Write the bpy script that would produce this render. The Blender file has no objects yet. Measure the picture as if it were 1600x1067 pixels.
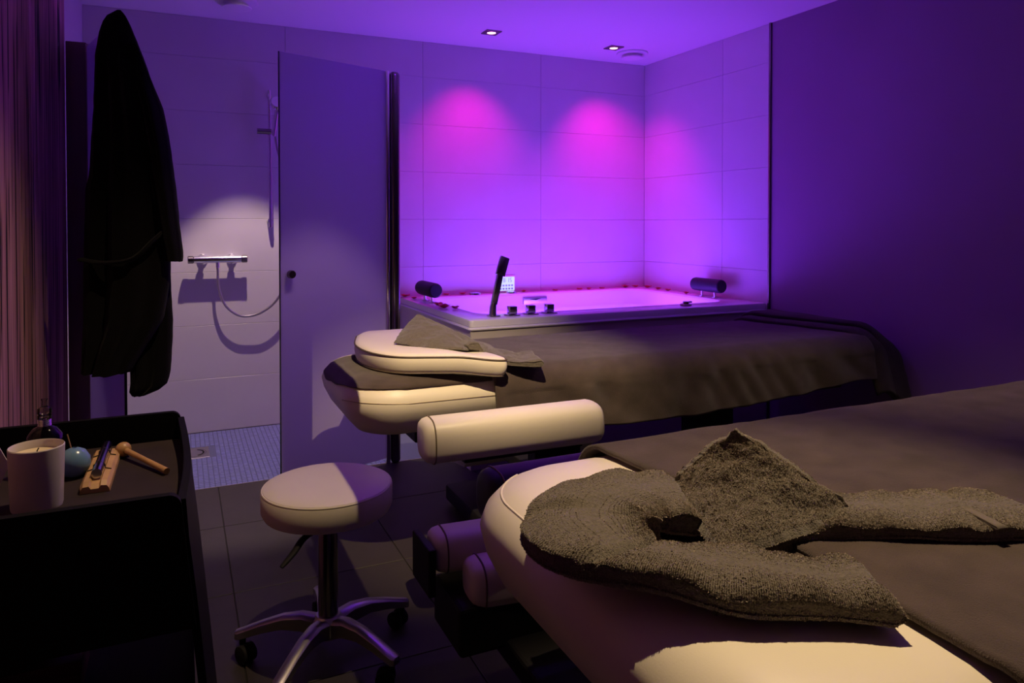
import bpy, bmesh, math, random
from math import sin, cos, pi, radians, sqrt, atan2
from mathutils import Vector, Matrix, noise
random.seed(7)
scene = bpy.context.scene
col = scene.collection

# ------------------------------------------------------------------ camera
YAW = radians(24.7)
cam_d = bpy.data.cameras.new('camera'); cam = bpy.data.objects.new('camera', cam_d); col.objects.link(cam)
cam.location = (0, 0, 1.26)
cam.rotation_euler = (radians(89.0), 0, -YAW)
cam_d.sensor_width = 36.0
cam_d.lens = 36.0 * 1130 / 1600
cam_d.shift_y = -(533.5 - 369.72) / 1600
cam_d.clip_start = 0.02
scene.camera = cam

# ------------------------------------------------------------------ world, exposure
w = bpy.data.worlds.new('world'); scene.world = w; w.use_nodes = True
w.node_tree.nodes['Background'].inputs[0].default_value = (0.004, 0.002, 0.008, 1)
w.node_tree.nodes['Background'].inputs[1].default_value = 1.0
vs = scene.view_settings
vs.view_transform = 'Standard'; vs.look = 'None'; vs.exposure = 0.0; vs.gamma = 1.0; vs.use_curve_mapping = False
scene.cycles.use_denoising = True
scene.cycles.max_bounces = 8
scene.cycles.diffuse_bounces = 5
scene.cycles.sample_clamp_indirect = 4.0

# ------------------------------------------------------------------ light table (fixtures are built further down)
WARM = (1.0, 0.74, 0.42)
MAGENTA = (1.0, 0.0, 0.50)
VIOLET = (0.22, 0.02, 1.0)
TUBGLOW = (0.22, 0.035, 1.0)
P_MAGENTA = 44
P_TUB = 20
P_TUB_SIDE_FILL = 13
P_VIOLET = 3.5
P_VIOLET_DOOR = 16
P_WARM_FAR = 250
P_WARM_NEAR = 112
P_WARM_MID = 80
P_BASIN_FILL = 0.9
P_SHOWER = 120
P_STOOL = 60

# ------------------------------------------------------------------ helpers
def off(parent):
    v = Vector((0, 0, 0))
    while parent is not None:
        v += parent.location; parent = parent.parent
    return v

def tag(o, label=None, cat=None, group=None, kind=None):
    if label: o['label'] = label
    if cat: o['category'] = cat
    if group: o['group'] = group
    if kind: o['kind'] = kind
    return o

def thing(name, label, cat, loc, group=None):
    o = bpy.data.objects.new(name, None); col.objects.link(o)
    o.location = loc; o.empty_display_size = 0.05
    return tag(o, label, cat, group)

class G:
    """collects shapes in world coordinates; build() links them as one mesh object"""
    def __init__(s): s.v = []; s.f = []
    def add(s, vs_, fs):
        n = len(s.v); s.v += [tuple(p) for p in vs_]; s.f += [tuple(i + n for i in f) for f in fs]; return s
    def box(s, x0, x1, y0, y1, z0, z1, bev=0.0, seg=2, M=None):
        bm = bmesh.new(); bmesh.ops.create_cube(bm, size=1)
        for q in bm.verts:
            q.co = Vector((x0 + (q.co.x + .5) * (x1 - x0), y0 + (q.co.y + .5) * (y1 - y0), z0 + (q.co.z + .5) * (z1 - z0)))
        if bev > 0: bmesh.ops.bevel(bm, geom=bm.edges[:], offset=bev, segments=seg, profile=.5, affect='EDGES')
        if M is not None: bm.transform(M)
        bm.verts.index_update()
        s.add([q.co[:] for q in bm.verts], [[q.index for q in f.verts] for f in bm.faces]); bm.free(); return s
    def loft(s, rings, cap0=True, cap1=True, closed=True):
        n = len(rings[0]); vv = [p for r in rings for p in r]; ff = []
        for i in range(len(rings) - 1):
            for j in range(n if closed else n - 1):
                a = i * n + j; b = i * n + (j + 1) % n
                ff.append((a, b, b + n, a + n))
        if cap0: ff.append(tuple(range(n - 1, -1, -1)))
        if cap1: ff.append(tuple(range((len(rings) - 1) * n, len(rings) * n)))
        return s.add(vv, ff)
    def lathe(s, prof, c=(0, 0, 0), n=32, M=None):
        rings = []
        for r, z in prof:
            ring = [Vector((r * cos(2 * pi * k / n), r * sin(2 * pi * k / n), z)) for k in range(n)]
            if M is not None: ring = [M @ p for p in ring]
            rings.append([p + Vector(c) for p in ring])
        return s.loft(rings)
    def tube(s, path, r, n=12, flat=1.0, up=(0, 0, 1)):
        path = [Vector(p) for p in path]; rings = []
        rr = r if isinstance(r, (list, tuple)) else [r] * len(path)
        prev = None
        for i, p in enumerate(path):
            t = (path[min(i + 1, len(path) - 1)] - path[max(i - 1, 0)]).normalized()
            u = Vector(up) if prev is None else prev
            if abs(t.dot(u.normalized())) > .98 and prev is None: u = Vector((1, 0, 0))
            side = t.cross(u).normalized(); u = side.cross(t).normalized(); prev = u
            rings.append([p + (side * cos(2 * pi * k / n) + u * sin(2 * pi * k / n) * flat) * rr[i] for k in range(n)])
        return s.loft(rings)
    def cyl(s, p0, p1, r, n=24): return s.tube([p0, p1], r, n)
    def sphere(s, c, r, n=20, m=12, sc=(1, 1, 1)):
        prof = [(max(r * sin(pi * k / m), 1e-4), -r * cos(pi * k / m)) for k in range(m + 1)]
        return s.lathe(prof, c, n, Matrix.Diagonal((sc[0], sc[1], sc[2])))
    def grid(s, rows, flip=False):
        n = len(rows[0]); vv = [p for r in rows for p in r]; ff = []
        for i in range(len(rows) - 1):
            for j in range(n - 1):
                a = i * n + j; q = (a, a + 1, a + 1 + n, a + n)
                ff.append(q[::-1] if flip else q)
        return s.add(vv, ff)
    def build(s, name, mat, parent=None, smooth=True, ang=35):
        o_ = off(parent); me = bpy.data.meshes.new(name)
        me.from_pydata([(p[0] - o_.x, p[1] - o_.y, p[2] - o_.z) for p in s.v], [], s.f); me.validate(); me.update()
        bm = bmesh.new(); bm.from_mesh(me); bmesh.ops.recalc_face_normals(bm, faces=bm.faces[:]); bm.to_mesh(me); bm.free()
        if smooth:
            me.polygons.foreach_set('use_smooth', [True] * len(me.polygons)); me.set_sharp_from_angle(angle=radians(ang))
        if mat is not None: me.materials.append(mat)
        o = bpy.data.objects.new(name, me); col.objects.link(o)
        if parent is not None: o.parent = parent
        return o

def catmull(pts, n):
    pts = [Vector(p) for p in pts]; out = []
    for i in range(len(pts) - 1):
        p0 = pts[max(i - 1, 0)]; p1 = pts[i]; p2 = pts[i + 1]; p3 = pts[min(i + 2, len(pts) - 1)]
        for k in range(n):
            t = k / n
            out.append(.5 * ((2 * p1) + (p2 - p0) * t + (2 * p0 - 5 * p1 + 4 * p2 - p3) * t * t + (3 * p1 - p0 - 3 * p2 + p3) * t ** 3))
    out.append(pts[-1]); return out

def sstep(a, b, x):
    t = min(1, max(0, (x - a) / (b - a))); return t * t * (3 - 2 * t)
def lerp(a, b, t): return a + (b - a) * t
def interp(tab, x):
    if x <= tab[0][0]: return tab[0][1:]
    for a, b in zip(tab, tab[1:]):
        if x <= b[0]:
            t = (x - a[0]) / (b[0] - a[0]); return tuple(lerp(p, q, t) for p, q in zip(a[1:], b[1:]))
    return tab[-1][1:]
def nz(x, y, z): return noise.noise(Vector((x, y, z)))

def rrect(x0, x1, y0, y1, r, k=8):
    """outline, counter-clockwise; r = radii at (x0y0, x1y0, x1y1, x0y1)"""
    out = []
    for (cx, cy, sx, sy, a0, rr) in ((x0, y0, 1, 1, pi, r[0]), (x1, y0, -1, 1, 1.5 * pi, r[1]), (x1, y1, -1, -1, 0, r[2]), (x0, y1, 1, -1, .5 * pi, r[3])):
        for i in range(k + 1):
            a = a0 + .5 * pi * i / k
            out.append((cx + sx * rr + rr * cos(a), cy + sy * rr + rr * sin(a)))
    return out

# ------------------------------------------------------------------ materials
def mat(name, colr, rough=.5, metal=0.0, spec=.5, bump=None, var=None, emit=None, estr=0, sheen=0, coat=0, alpha=None):
    m = bpy.data.materials.new(name); m.use_nodes = True; nt = m.node_tree; b = nt.nodes['Principled BSDF']
    b.inputs['Base Color'].default_value = (*colr, 1); b.inputs['Roughness'].default_value = rough
    b.inputs['Metallic'].default_value = metal; b.inputs['Specular IOR Level'].default_value = spec
    if sheen: b.inputs['Sheen Weight'].default_value = sheen; b.inputs['Sheen Roughness'].default_value = .5
    if coat: b.inputs['Coat Weight'].default_value = coat; b.inputs['Coat Roughness'].default_value = .1
    if emit: b.inputs['Emission Color'].default_value = (*emit, 1); b.inputs['Emission Strength'].default_value = estr
    tc = nt.nodes.new('ShaderNodeTexCoord')
    if bump:   # (scale, strength, distance)
        n = nt.nodes.new('ShaderNodeTexNoise'); n.inputs['Scale'].default_value = bump[0]; n.inputs['Detail'].default_value = 3
        nt.links.new(tc.outputs['Object'], n.inputs['Vector'])
        bp = nt.nodes.new('ShaderNodeBump'); bp.inputs['Strength'].default_value = bump[1]; bp.inputs['Distance'].default_value = bump[2]
        nt.links.new(n.outputs['Fac'], bp.inputs['Height']); nt.links.new(bp.outputs['Normal'], b.inputs['Normal'])
    if var:    # (scale, amount): mottled colour
        n = nt.nodes.new('ShaderNodeTexNoise'); n.inputs['Scale'].default_value = var[0]; n.inputs['Detail'].default_value = 5
        nt.links.new(tc.outputs['Object'], n.inputs['Vector'])
        r = nt.nodes.new('ShaderNodeValToRGB'); a = var[1]
        r.color_ramp.elements[0].position = .3; r.color_ramp.elements[1].position = .7
        r.color_ramp.elements[0].color = (*[c * (1 - a) for c in colr], 1); r.color_ramp.elements[1].color = (*[min(1, c * (1 + a)) for c in colr], 1)
        nt.links.new(n.outputs['Fac'], r.inputs['Fac']); nt.links.new(r.outputs['Color'], b.inputs['Base Color'])
    return m

M_tile = mat('wall_tile_glaze', (.60, .57, .60), .33, bump=(9, .06, .01), var=(3, .03))
M_grout = mat('grout', (.52, .49, .52), .9)
M_paint = mat('dark_wall_paint', (.28, .17, .30), .62, bump=(120, .08, .002), var=(2, .05))
M_ceil = mat('ceiling_paint', (.72, .71, .72), .8, bump=(150, .05, .002))
M_floor = mat('floor_tile_stone', (.038, .031, .029), .55, spec=.35, bump=(60, .12, .002), var=(6, .14))
M_floorgrout = mat('floor_grout', (.016, .013, .013), .9)
M_mosaic = mat('pale_blue_mosaic', (.18, .20, .44), .45, var=(30, .15))
M_leather = mat('cream_leather', (.78, .71, .58), .42, spec=.4, bump=(420, .10, .0012), var=(5, .025))
M_leather_seam = mat('cream_piping', (.82, .75, .60), .45)
M_seamdark = mat('stitched_seam', (.42, .34, .22), .6)
M_cover = mat('brown_terry_cover', (.080, .057, .049), 1.0, spec=.05, bump=(520, .75, .004), var=(14, .20), sheen=.25)
M_throw = mat('dark_brown_throw', (.048, .036, .030), 1.0, spec=.05, bump=(480, .8, .004), var=(20, .2), sheen=.2)
M_towel = mat('grey_terry_towel', (.135, .115, .092), 1.0, spec=.03, bump=(420, .9, .003), var=(220, .25), sheen=.35)
M_hem = mat('towel_flat_weave', (.145, .12, .10), .9, spec=.1, bump=(900, .4, .001), sheen=.2)
M_robe = mat('black_robe_terry', (.006, .005, .006), 1.0, spec=.02, bump=(300, .6, .004), sheen=.06)
M_chrome = mat('chrome', (.78, .78, .80), .14, metal=1)
M_dchrome = mat('dark_polished_metal', (.22, .20, .20), .22, metal=1)
M_tubmetal = mat('tub_fitting_chrome', (.50, .47, .52), .20, metal=1)
M_steel = mat('brushed_steel', (.55, .52, .53), .32, metal=1, bump=(200, .1, .001))
M_black = mat('black_lacquer', (.004, .0035, .004), .6, spec=.10, bump=(60, .03, .002))
M_blackmat = mat('matt_black_steel', (.010, .009, .011), .6, spec=.25)
M_rubber = mat('black_rubber', (.012, .011, .012), .7, spec=.2)
M_padblack = mat('black_foam_pillow', (.016, .014, .03), .55, spec=.3)
M_acryl = mat('white_tub_acrylic', (.80, .79, .82), .16, spec=.5)
M_tubpanel = mat('tub_panel', (.55, .50, .51), .35)
M_white = mat('white_plastic', (.72, .70, .72), .4)
M_greyplate = mat('grey_cover_plate', (.34, .30, .31), .4)
M_tray = mat('dark_tray_lining', (.026, .016, .018), .75, spec=.2, bump=(30, .05, .002), var=(12, .2))
M_wood = mat('light_beech_wood', (.50, .29, .13), .45, bump=(40, .06, .002), var=(22, .18))
M_wooddark = mat('turned_mallet_wood', (.45, .25, .10), .4, var=(25, .2))
M_candle = mat('white_candle_pot', (.62, .55, .54), .35)
M_wax = mat('cream_candle_wax', (.72, .58, .40), .5)
M_bluepot = mat('blue_glazed_pot', (.13, .24, .40), .22)
M_silver = mat('polished_aluminium_tube', (.62, .62, .66), .18, metal=1)
M_petal = mat('red_rose_petal', (.40, .012, .03), .6, var=(90, .25), sheen=.3)
M_red = mat('dark_red_box', (.10, .006, .008), .6)
M_paper = mat('white_card', (.62, .56, .58), .7)
M_string = mat('dark_cord', (.02, .015, .012), .8)

# frosted glass: part of the light is scattered through, part reflected off the satin face
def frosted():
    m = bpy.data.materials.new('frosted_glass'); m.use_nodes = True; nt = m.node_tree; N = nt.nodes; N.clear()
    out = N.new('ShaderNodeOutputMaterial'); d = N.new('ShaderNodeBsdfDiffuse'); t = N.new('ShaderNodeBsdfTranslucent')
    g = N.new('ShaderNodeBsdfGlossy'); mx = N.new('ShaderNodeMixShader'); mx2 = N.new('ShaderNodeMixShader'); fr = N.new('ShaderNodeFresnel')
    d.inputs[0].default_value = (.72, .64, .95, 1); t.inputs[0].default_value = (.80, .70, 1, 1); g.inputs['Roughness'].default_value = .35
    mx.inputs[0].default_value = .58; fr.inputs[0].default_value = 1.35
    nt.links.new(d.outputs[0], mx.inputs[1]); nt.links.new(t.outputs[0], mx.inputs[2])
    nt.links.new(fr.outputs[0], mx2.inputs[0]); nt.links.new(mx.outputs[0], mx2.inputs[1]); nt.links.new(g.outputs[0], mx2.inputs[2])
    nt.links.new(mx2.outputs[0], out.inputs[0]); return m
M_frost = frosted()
M_glassedge = mat('green_glass_edge', (.03, .05, .05), .15)

def clear(name, tint, ior=1.33, rough=.03):
    m = bpy.data.materials.new(name); m.use_nodes = True; nt = m.node_tree; N = nt.nodes; N.clear()
    out = N.new('ShaderNodeOutputMaterial'); t = N.new('ShaderNodeBsdfTransparent'); g = N.new('ShaderNodeBsdfGlossy'); mx = N.new('ShaderNodeMixShader'); fr = N.new('ShaderNodeFresnel')
    t.inputs[0].default_value = (*tint, 1); g.inputs['Roughness'].default_value = rough; fr.inputs[0].default_value = ior
    nt.links.new(fr.outputs[0], mx.inputs[0]); nt.links.new(t.outputs[0], mx.inputs[1]); nt.links.new(g.outputs[0], mx.inputs[2]); nt.links.new(mx.outputs[0], out.inputs[0])
    return m
M_water = clear('bath_water', (.90, .90, .98))
M_bottle = clear('clear_bottle_glass', (.80, .78, .80), 1.5, .04)

def wallpaper():
    m = bpy.data.materials.new('striped_wallpaper'); m.use_nodes = True; nt = m.node_tree; N = nt.nodes; b = N['Principled BSDF']
    b.inputs['Roughness'].default_value = .75
    tc = N.new('ShaderNodeTexCoord')
    def layer(sy, sz, lo, hi):
        mp = N.new('ShaderNodeMapping'); mp.inputs['Scale'].default_value = (0, sy, sz); nt.links.new(tc.outputs['Object'], mp.inputs['Vector'])
        n = N.new('ShaderNodeTexNoise'); n.inputs['Scale'].default_value = 1; n.inputs['Detail'].default_value = 1; nt.links.new(mp.outputs[0], n.inputs['Vector'])
        r = N.new('ShaderNodeValToRGB'); r.color_ramp.elements[0].position = lo; r.color_ramp.elements[1].position = hi
        nt.links.new(n.outputs['Fac'], r.inputs['Fac']); return r
    base = layer(9, .25, .35, .65)
    base.color_ramp.elements[0].color = (.38, .165, .175, 1); base.color_ramp.elements[1].color = (.58, .29, .28, 1)
    ln = layer(46, 1.3, .39, .42); fine = layer(110, .8, .42, .46)
    mul = N.new('ShaderNodeMixRGB'); mul.blend_type = 'MULTIPLY'; mul.inputs[0].default_value = 1.0
    nt.links.new(base.outputs[0], mul.inputs[1]); nt.links.new(ln.outputs[0], mul.inputs[2])
    mul2 = N.new('ShaderNodeMixRGB'); mul2.blend_type = 'MULTIPLY'; mul2.inputs[0].default_value = .45
    nt.links.new(mul.outputs[0], mul2.inputs[1]); nt.links.new(fine.outputs[0], mul2.inputs[2])
    nt.links.new(mul2.outputs[0], b.inputs['Base Color'])
    return m
M_paper_wall = wallpaper()

def emis(name, c, s): return mat(name, (.02, .02, .02), .4, emit=c, estr=s)
M_lens_pink = emis('lamp_lens_pink', (1.0, .42, .72), 7)
M_lens_warm = emis('lamp_lens_warm', (1.0, .78, .5), 6)
M_lens_violet = emis('lamp_lens_violet', (.45, .15, 1), 5)
M_screen = emis('lit_screen', (.60, .66, 1.0), 1.15)
M_icon = mat('screen_icon', (.20, .18, .42), .5, emit=(.28, .28, .75), estr=.5)

# ------------------------------------------------------------------ room shell
BW = 4.74; RW = 3.325; LW = -.45; SW = -.49; H = 2.5; FY = -1.3; SHY = 3.72
fl = G().box(SW - .05, RW + .1, FY - .1, BW + .1, -.12, -.004).build('floor', M_floorgrout, smooth=False); tag(fl, kind='structure')
def floor_tiles():
    cache = {}
    xs = [LW, .16 - .6, .16] + [.16 + .6 * k for k in range(1, 6)] + [RW]; ys = [FY] + [2.62 - .6 * k for k in range(6, -1, -1)] + [3.22, SHY]
    for x0, x1 in zip(xs, xs[1:]):
        for y0, y1 in zip(ys, ys[1:]):
            if x1 - x0 < .02: continue
            key = (round(x1 - x0, 3), round(y1 - y0, 3)); g = .0018
            if key not in cache:
                o = G().box(g, key[0] - g, g, key[1] - g, -.010, 0, .0012, 1).build('floor_tile', M_floor, smooth=False); cache[key] = o
            else: o = cache[key].copy(); col.objects.link(o)
            o.parent = fl; o.location = (x0, y0, 0)
floor_tiles()
G().box(SW, 1.34, SHY, BW, -.010, -.0030).build('mosaic_bed', mat('mosaic_grout', (.11, .12, .22), .9), fl, smooth=False)
ms = G()
p = .0245
nx = int((1.05 - SW) / p); ny = int((BW - SHY - .012) / p)
for i in range(nx):
    for j in range(ny):
        x = SW + .002 + i * p; y = SHY + .008 + j * p
        if -.02 < x < .15 and 4.21 < y < 4.43: continue
        z = -.0005 - .0008 * random.random()
        a, b_ = .0112, .0098; cx_, cy_ = x + p / 2, y + p / 2
        lo = [(cx_ + sx * a, cy_ + sy * a, -.006) for sx, sy in ((-1, -1), (1, -1), (1, 1), (-1, 1))]
        hi = [(cx_ + sx * b_, cy_ + sy * b_, z) for sx, sy in ((-1, -1), (1, -1), (1, 1), (-1, 1))]
        ms.add(lo + hi, [(4, 5, 6, 7), (0, 1, 5, 4), (1, 2, 6, 5), (2, 3, 7, 6), (3, 0, 4, 7)])
mo = ms.build('shower_mosaic', M_mosaic, fl, smooth=False); mo['kind'] = 'stuff'
mo['label'] = 'pale blue mosaic of the shower floor'
G().box(SW, 1.34, SHY - .004, SHY + .004, -.01, .001).build('threshold_strip', M_steel, fl, smooth=False)

ce = G().box(SW - .1, RW + .1, FY - .1, BW + .1, H, H + .1).build('ceiling', M_ceil, smooth=False); tag(ce, kind='structure')
wb = G().box(SW - .1, RW + .1, BW + .006, BW + .1, -.1, H).build('wall_back', M_grout, smooth=False); tag(wb, kind='structure')
wr = G().box(RW + .006, RW + .1, FY, BW + .006, -.1, H).build('wall_right', M_grout, smooth=False); tag(wr, kind='structure')
G().box(RW, RW + .02, FY, 3.40, -.05, H).build('painted_panel', M_paint, wr, smooth=False)
zs = [.323 * k for k in range(8)] + [H]
cache = {}
def wall_tile(parent, a0, a1, z0, z1, side):
    g = .0007; key = (side, round(a1 - a0, 3), round(z1 - z0, 3))
    if key not in cache:
        if side == 'b': o = G().box(g, a1 - a0 - g, 0, .009, g, z1 - z0 - g, .0012, 1)
        else: o = G().box(0, .009, g, a1 - a0 - g, g, z1 - z0 - g, .0012, 1)
        o = o.build('wall_tile', M_tile, smooth=False); cache[key] = o
    else: o = cache[key].copy(); col.objects.link(o)
    o.parent = parent; o.location = (a0, BW, z0) if side == 'b' else (RW, a0, z0)
bx = [SW, -.288, .612, 1.512, 2.412, RW]
for z0, z1 in zip(zs, zs[1:]):
    for a0, a1 in zip(bx, bx[1:]): wall_tile(wb, a0, a1, z0, z1, 'b')
    for a0, a1 in zip([3.412, 3.84, BW], [3.84, BW]): wall_tile(wr, a0, a1, z0, z1, 'r')
tr = G().box(RW - .012, RW + .015, 3.396, 3.412, 0, H, .002, 1).build('trim_1', M_dchrome); tag(tr, kind='structure')
wl = G().box(LW - .2, LW, FY, 3.70, -.1, H).build('wall_left', M_paper_wall, smooth=False); tag(wl, kind='structure')
ws = G().box(SW - .12, SW, 3.70, BW + .01, -.1, H).build('wall_shower', M_tile, smooth=False); tag(ws, kind='structure')
wf = G().box(LW - .2, RW + .1, FY - .1, FY, -.1, H).build('wall_front', M_paint, smooth=False); tag(wf, kind='structure')

# ------------------------------------------------------------------ ceiling fixtures
def spot(name, loc, target, power, colr, size, blend, rad, parent=None):
    l = bpy.data.lights.new(name, 'SPOT'); l.energy = power; l.color = colr; l.spot_size = radians(size); l.spot_blend = blend; l.shadow_soft_size = rad
    o = bpy.data.objects.new(name, l); col.objects.link(o)
    d = Vector(target) - Vector(loc); o.rotation_euler = d.to_track_quat('-Z', 'Y').to_euler()
    if parent: o.parent = parent; o.location = Vector(loc) - off(parent)
    else: o.location = loc
    return o

def downlight(x, y, lens, label, group=None, s=.052):
    t = thing('downlight', label, 'ceiling lamp', (x, y, H), group)
    g = G(); rings = []
    outer = [(x - s, y - s), (x + s, y - s), (x + s, y + s), (x - s, y + s)]
    n = 32; inn = [(x + .030 * cos(2 * pi * k / n), y + .030 * sin(2 * pi * k / n)) for k in range(n)]
    def sq(k, r):
        a = 2 * pi * k / n; c, s_ = cos(a), sin(a); m = max(abs(c), abs(s_)); return (x + r * c / m, y + r * s_ / m)
    g.loft([[(*sq(k, s), H) for k in range(n)], [(*sq(k, s), H - .006) for k in range(n)], [(*sq(k, s - .004), H - .008) for k in range(n)],
            [(*q, H - .008) for q in inn], [(*q, H - .001) for q in inn]], cap0=False, cap1=True)
    g.build('trim', M_dchrome, t)
    G().lathe([(.0001, H - .001), (.028, H - .001), (.028, H - .004), (.02, H - .007), (.0001, H - .008)], (x, y, 0), 24).build('lens', lens, t)
    return t

t = downlight(1.841, 4.32, M_lens_pink, 'glowing pink square downlight left above the whirlpool tub')
spot('pink_beam', (1.841, 4.32, H - .012), (1.841, 4.72, 1.40), P_MAGENTA * 1.1, MAGENTA, 84, 1.0, .03, t)
t = downlight(2.78, 4.335, M_lens_pink, 'glowing pink square downlight in the ceiling beside the round vent')
spot('pink_beam', (2.78, 4.335, H - .012), (2.99, 4.59, 1.40), P_MAGENTA * 1.5, MAGENTA, 92, 1.0, .03, t)
def vent(x, y, label):
    t = thing('ceiling_vent', label, 'vent', (x, y, H))
    G().lathe([(.0001, H), (.112, H), (.115, H - .005), (.110, H - .012), (.092, H - .014), (.0001, H - .014)], (x, y, 0), 40).build('flange', M_white, t)
    G().lathe([(.0001, H - .012), (.070, H - .012), (.066, H - .028), (.080, H - .034), (.078, H - .040), (.04, H - .047), (.0001, H - .048)], (x, y, 0), 40).build('valve_disc', M_white, t)
vent(2.996, 4.424, 'round white ceiling vent above the corner of the tub')
vent(.30, 4.318, 'round ceiling vent above the shower, cut by the top edge of the picture')

# lamps of the room that hang just out of the frame
t = downlight(.36, 4.15, M_lens_warm, 'warm ceiling downlight inside the shower, above the picture'); spot('shower_beam', (.36, 4.15, H - .012), (.35, 4.19, 0), P_SHOWER, (1, .72, .66), 58, .3, .010, t)
t = downlight(2.05, 1.62, M_lens_warm, 'warm ceiling downlight between the couches, above the picture'); spot('couch_beam', (2.05, 1.62, H - .012), (2.15, 1.75, .6), P_WARM_MID, WARM, 72, .9, .02, t)
t = downlight(1.2, 3.05, M_lens_violet, 'violet ceiling downlight over the far couch, above the picture'); spot('violet_beam', (1.2, 3.05, H - .012), (1.15, 3.05, 0), P_VIOLET_DOOR, VIOLET, 160, .8, .03, t)
t = downlight(2.45, 2.3, M_lens_violet, 'violet ceiling downlight over the foot of the couches, above the picture'); spot('violet_beam', (2.45, 2.3, H - .012), (2.4, 2.3, 0), P_VIOLET, VIOLET, 150, 1, .03, t)
# ceiling spots with an added, unseen barn-door flap to shade one side
def added_flap_spot(label, x, y, sg, gap, target, power, size, blend, axis='x', rad=.0006):
    t = thing('ceiling_spotlight', label, 'ceiling lamp', (x, y, H))
    G().lathe([(.0001, H), (.04, H), (.04, H - .012), (.012, H - .014), (.012, H - .05), (.0001, H - .05)], (x, y, 0)).build('mount', M_blackmat, t)
    G().lathe([(.0001, H - .05), (.038, H - .05), (.038, H - .12), (.034, H - .12), (.034, H - .07), (.0001, H - .07)], (x, y, 0)).build('housing', M_blackmat, t)
    if axis == 'x':
        fx = x + sg * .040
        G().box(min(fx, fx + sg * .003), max(fx, fx + sg * .003), y - .14, y + .20, H - .30, H - .09).build('flap', M_blackmat, t)
        spot('flap_beam', (fx - sg * gap, y, H - .135), target, power, WARM, size, blend, rad, t)
    else:
        fy = y + sg * .040
        G().box(x - .2, x + .2, min(fy, fy + sg * .003), max(fy, fy + sg * .003), H - .30, H - .09).build('flap', M_blackmat, t)
        spot('flap_beam', (x, fy - sg * gap, H - .135), target, power, WARM, size, blend, rad, t)
added_flap_spot('black ceiling spotlight with an added flap over the stool, above the picture', .372, 1.55, 1, .0018, (.02, 1.85, .5), P_STOOL, 92, .7)
added_flap_spot('black ceiling spotlight with an added flap over the far headrest, above the picture', .62, 1.48, -1, .0003, (1.05, 2.66, .66), P_WARM_FAR, 44, .7)
added_flap_spot('black ceiling spotlight with an added flap over the near headrest, above the picture', 1.0, 1.02, 1, .043, (.86, .86, .7), P_WARM_NEAR, 54, .8, 'y', .008)

# ------------------------------------------------------------------ whirlpool tub
TX0, TX1, TY0, TY1, TZ = 1.34, RW - .004, 3.42, BW - .004, .77
tub = thing('whirlpool_tub', 'large white whirlpool bathtub glowing lavender in the tiled corner', 'bathtub', (2.33, 4.08, 0))
def ring(x0, x1, y0, y1, r, z): return [(a, b, z) for a, b in rrect(x0, x1, y0, y1, [r] * 4, 8)]
e = .004
def tr_ring(i, z, r=.02): return ring(TX0 + i, TX1 - max(i, 0), TY0 + i, TY1 - max(i, 0), r, z)
g = G()
rim = [tr_ring(.03, TZ - .036), tr_ring(.0, TZ - .036), tr_ring(-.0, TZ - .010), tr_ring(.003, TZ - .003), tr_ring(.010, TZ, .02)]
IX0, IX1, IY0, IY1 = TX0 + .13, TX1 - .13, TY0 + .17, TY1 - .11
rim += [ring(IX0, IX1, IY0, IY1, .16, TZ), ring(IX0 + .008, IX1 - .008, IY0 + .008, IY1 - .008, .155, TZ - .003), ring(IX0 + .014, IX1 - .014, IY0 + .014, IY1 - .014, .15, TZ - .014)]
g.loft(rim, cap0=False, cap1=False); g.build('rim', M_acryl, tub)
g = G().loft([ring(IX0 + .014, IX1 - .014, IY0 + .014, IY1 - .014, .15, TZ - .014), ring(IX0 + .03, IX1 - .03, IY0 + .025, IY1 - .025, .15, .60), ring(IX0 + .06, IX1 - .06, IY0 + .05, IY1 - .05, .15, .40), ring(IX0 + .12, IX1 - .12, IY0 + .10, IY1 - .10, .14, .34), ring(IX0 + .3, IX1 - .3, IY0 + .22, IY1 - .22, .10, .33)], cap0=False)
g.build('basin', M_acryl, tub)
g = G().loft([tr_ring(.01, TZ - .056, .02), tr_ring(-.007, TZ - .053, .02), tr_ring(-.010, TZ - .047, .02), tr_ring(-.007, TZ - .040, .02), tr_ring(.01, TZ - .036, .02)], cap0=False, cap1=False); g.build('rim_ledge', M_acryl, tub)
G().box(TX0 + .003, TX1, TY0 + .003, TY0 + .03, 0, TZ - .05).build('front_panel', M_tubpanel, tub, smooth=False)
G().box(TX0 + .003, TX0 + .03, TY0 + .03, TY1, 0, TZ - .05).build('side_panel', M_tubpanel, tub, smooth=False)
rows = []
for j in range(25):
    y = lerp(IY0 + .02, IY1 - .02, j / 24); rows.append([(lerp(IX0 + .02, IX1 - .02, i / 39), y, .655 + .0012 * nz(i * .5, j * .5, 0)) for i in range(40)])
G().grid(rows).build('water', M_water, tub)
# underwater lamps on the basin floor
for x in (1.95, 2.75):
    lp = G().lathe([(.0001, .333), (.06, .333), (.06, .345), (.05, .350), (.0001, .350)], (x, 4.1, 0), 28).build('underwater_lamp', emis('underwater_lamp_lens', (.5, .3, 1), 3), tub)
    a = bpy.data.lights.new('underwater_glow', 'AREA'); a.shape = 'RECTANGLE'; a.size = .62; a.size_y = .55; a.energy = P_TUB / 2; a.color = TUBGLOW
    o = bpy.data.objects.new('underwater_glow', a); col.objects.link(o); o.parent = tub; o.rotation_euler = (pi, 0, 0); o.location = Vector((x, 4.1, .56)) - tub.location
a = bpy.data.lights.new('tub_side_fill', 'POINT'); a.shadow_soft_size = .10; a.energy = P_TUB_SIDE_FILL; a.color = TUBGLOW  # added light without a fixture, carries the tub glow sideways to the door
o = bpy.data.objects.new('tub_side_fill', a); col.objects.link(o); o.parent = tub; o.location = Vector((2.3, 4.08, .545)) - tub.location
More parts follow.
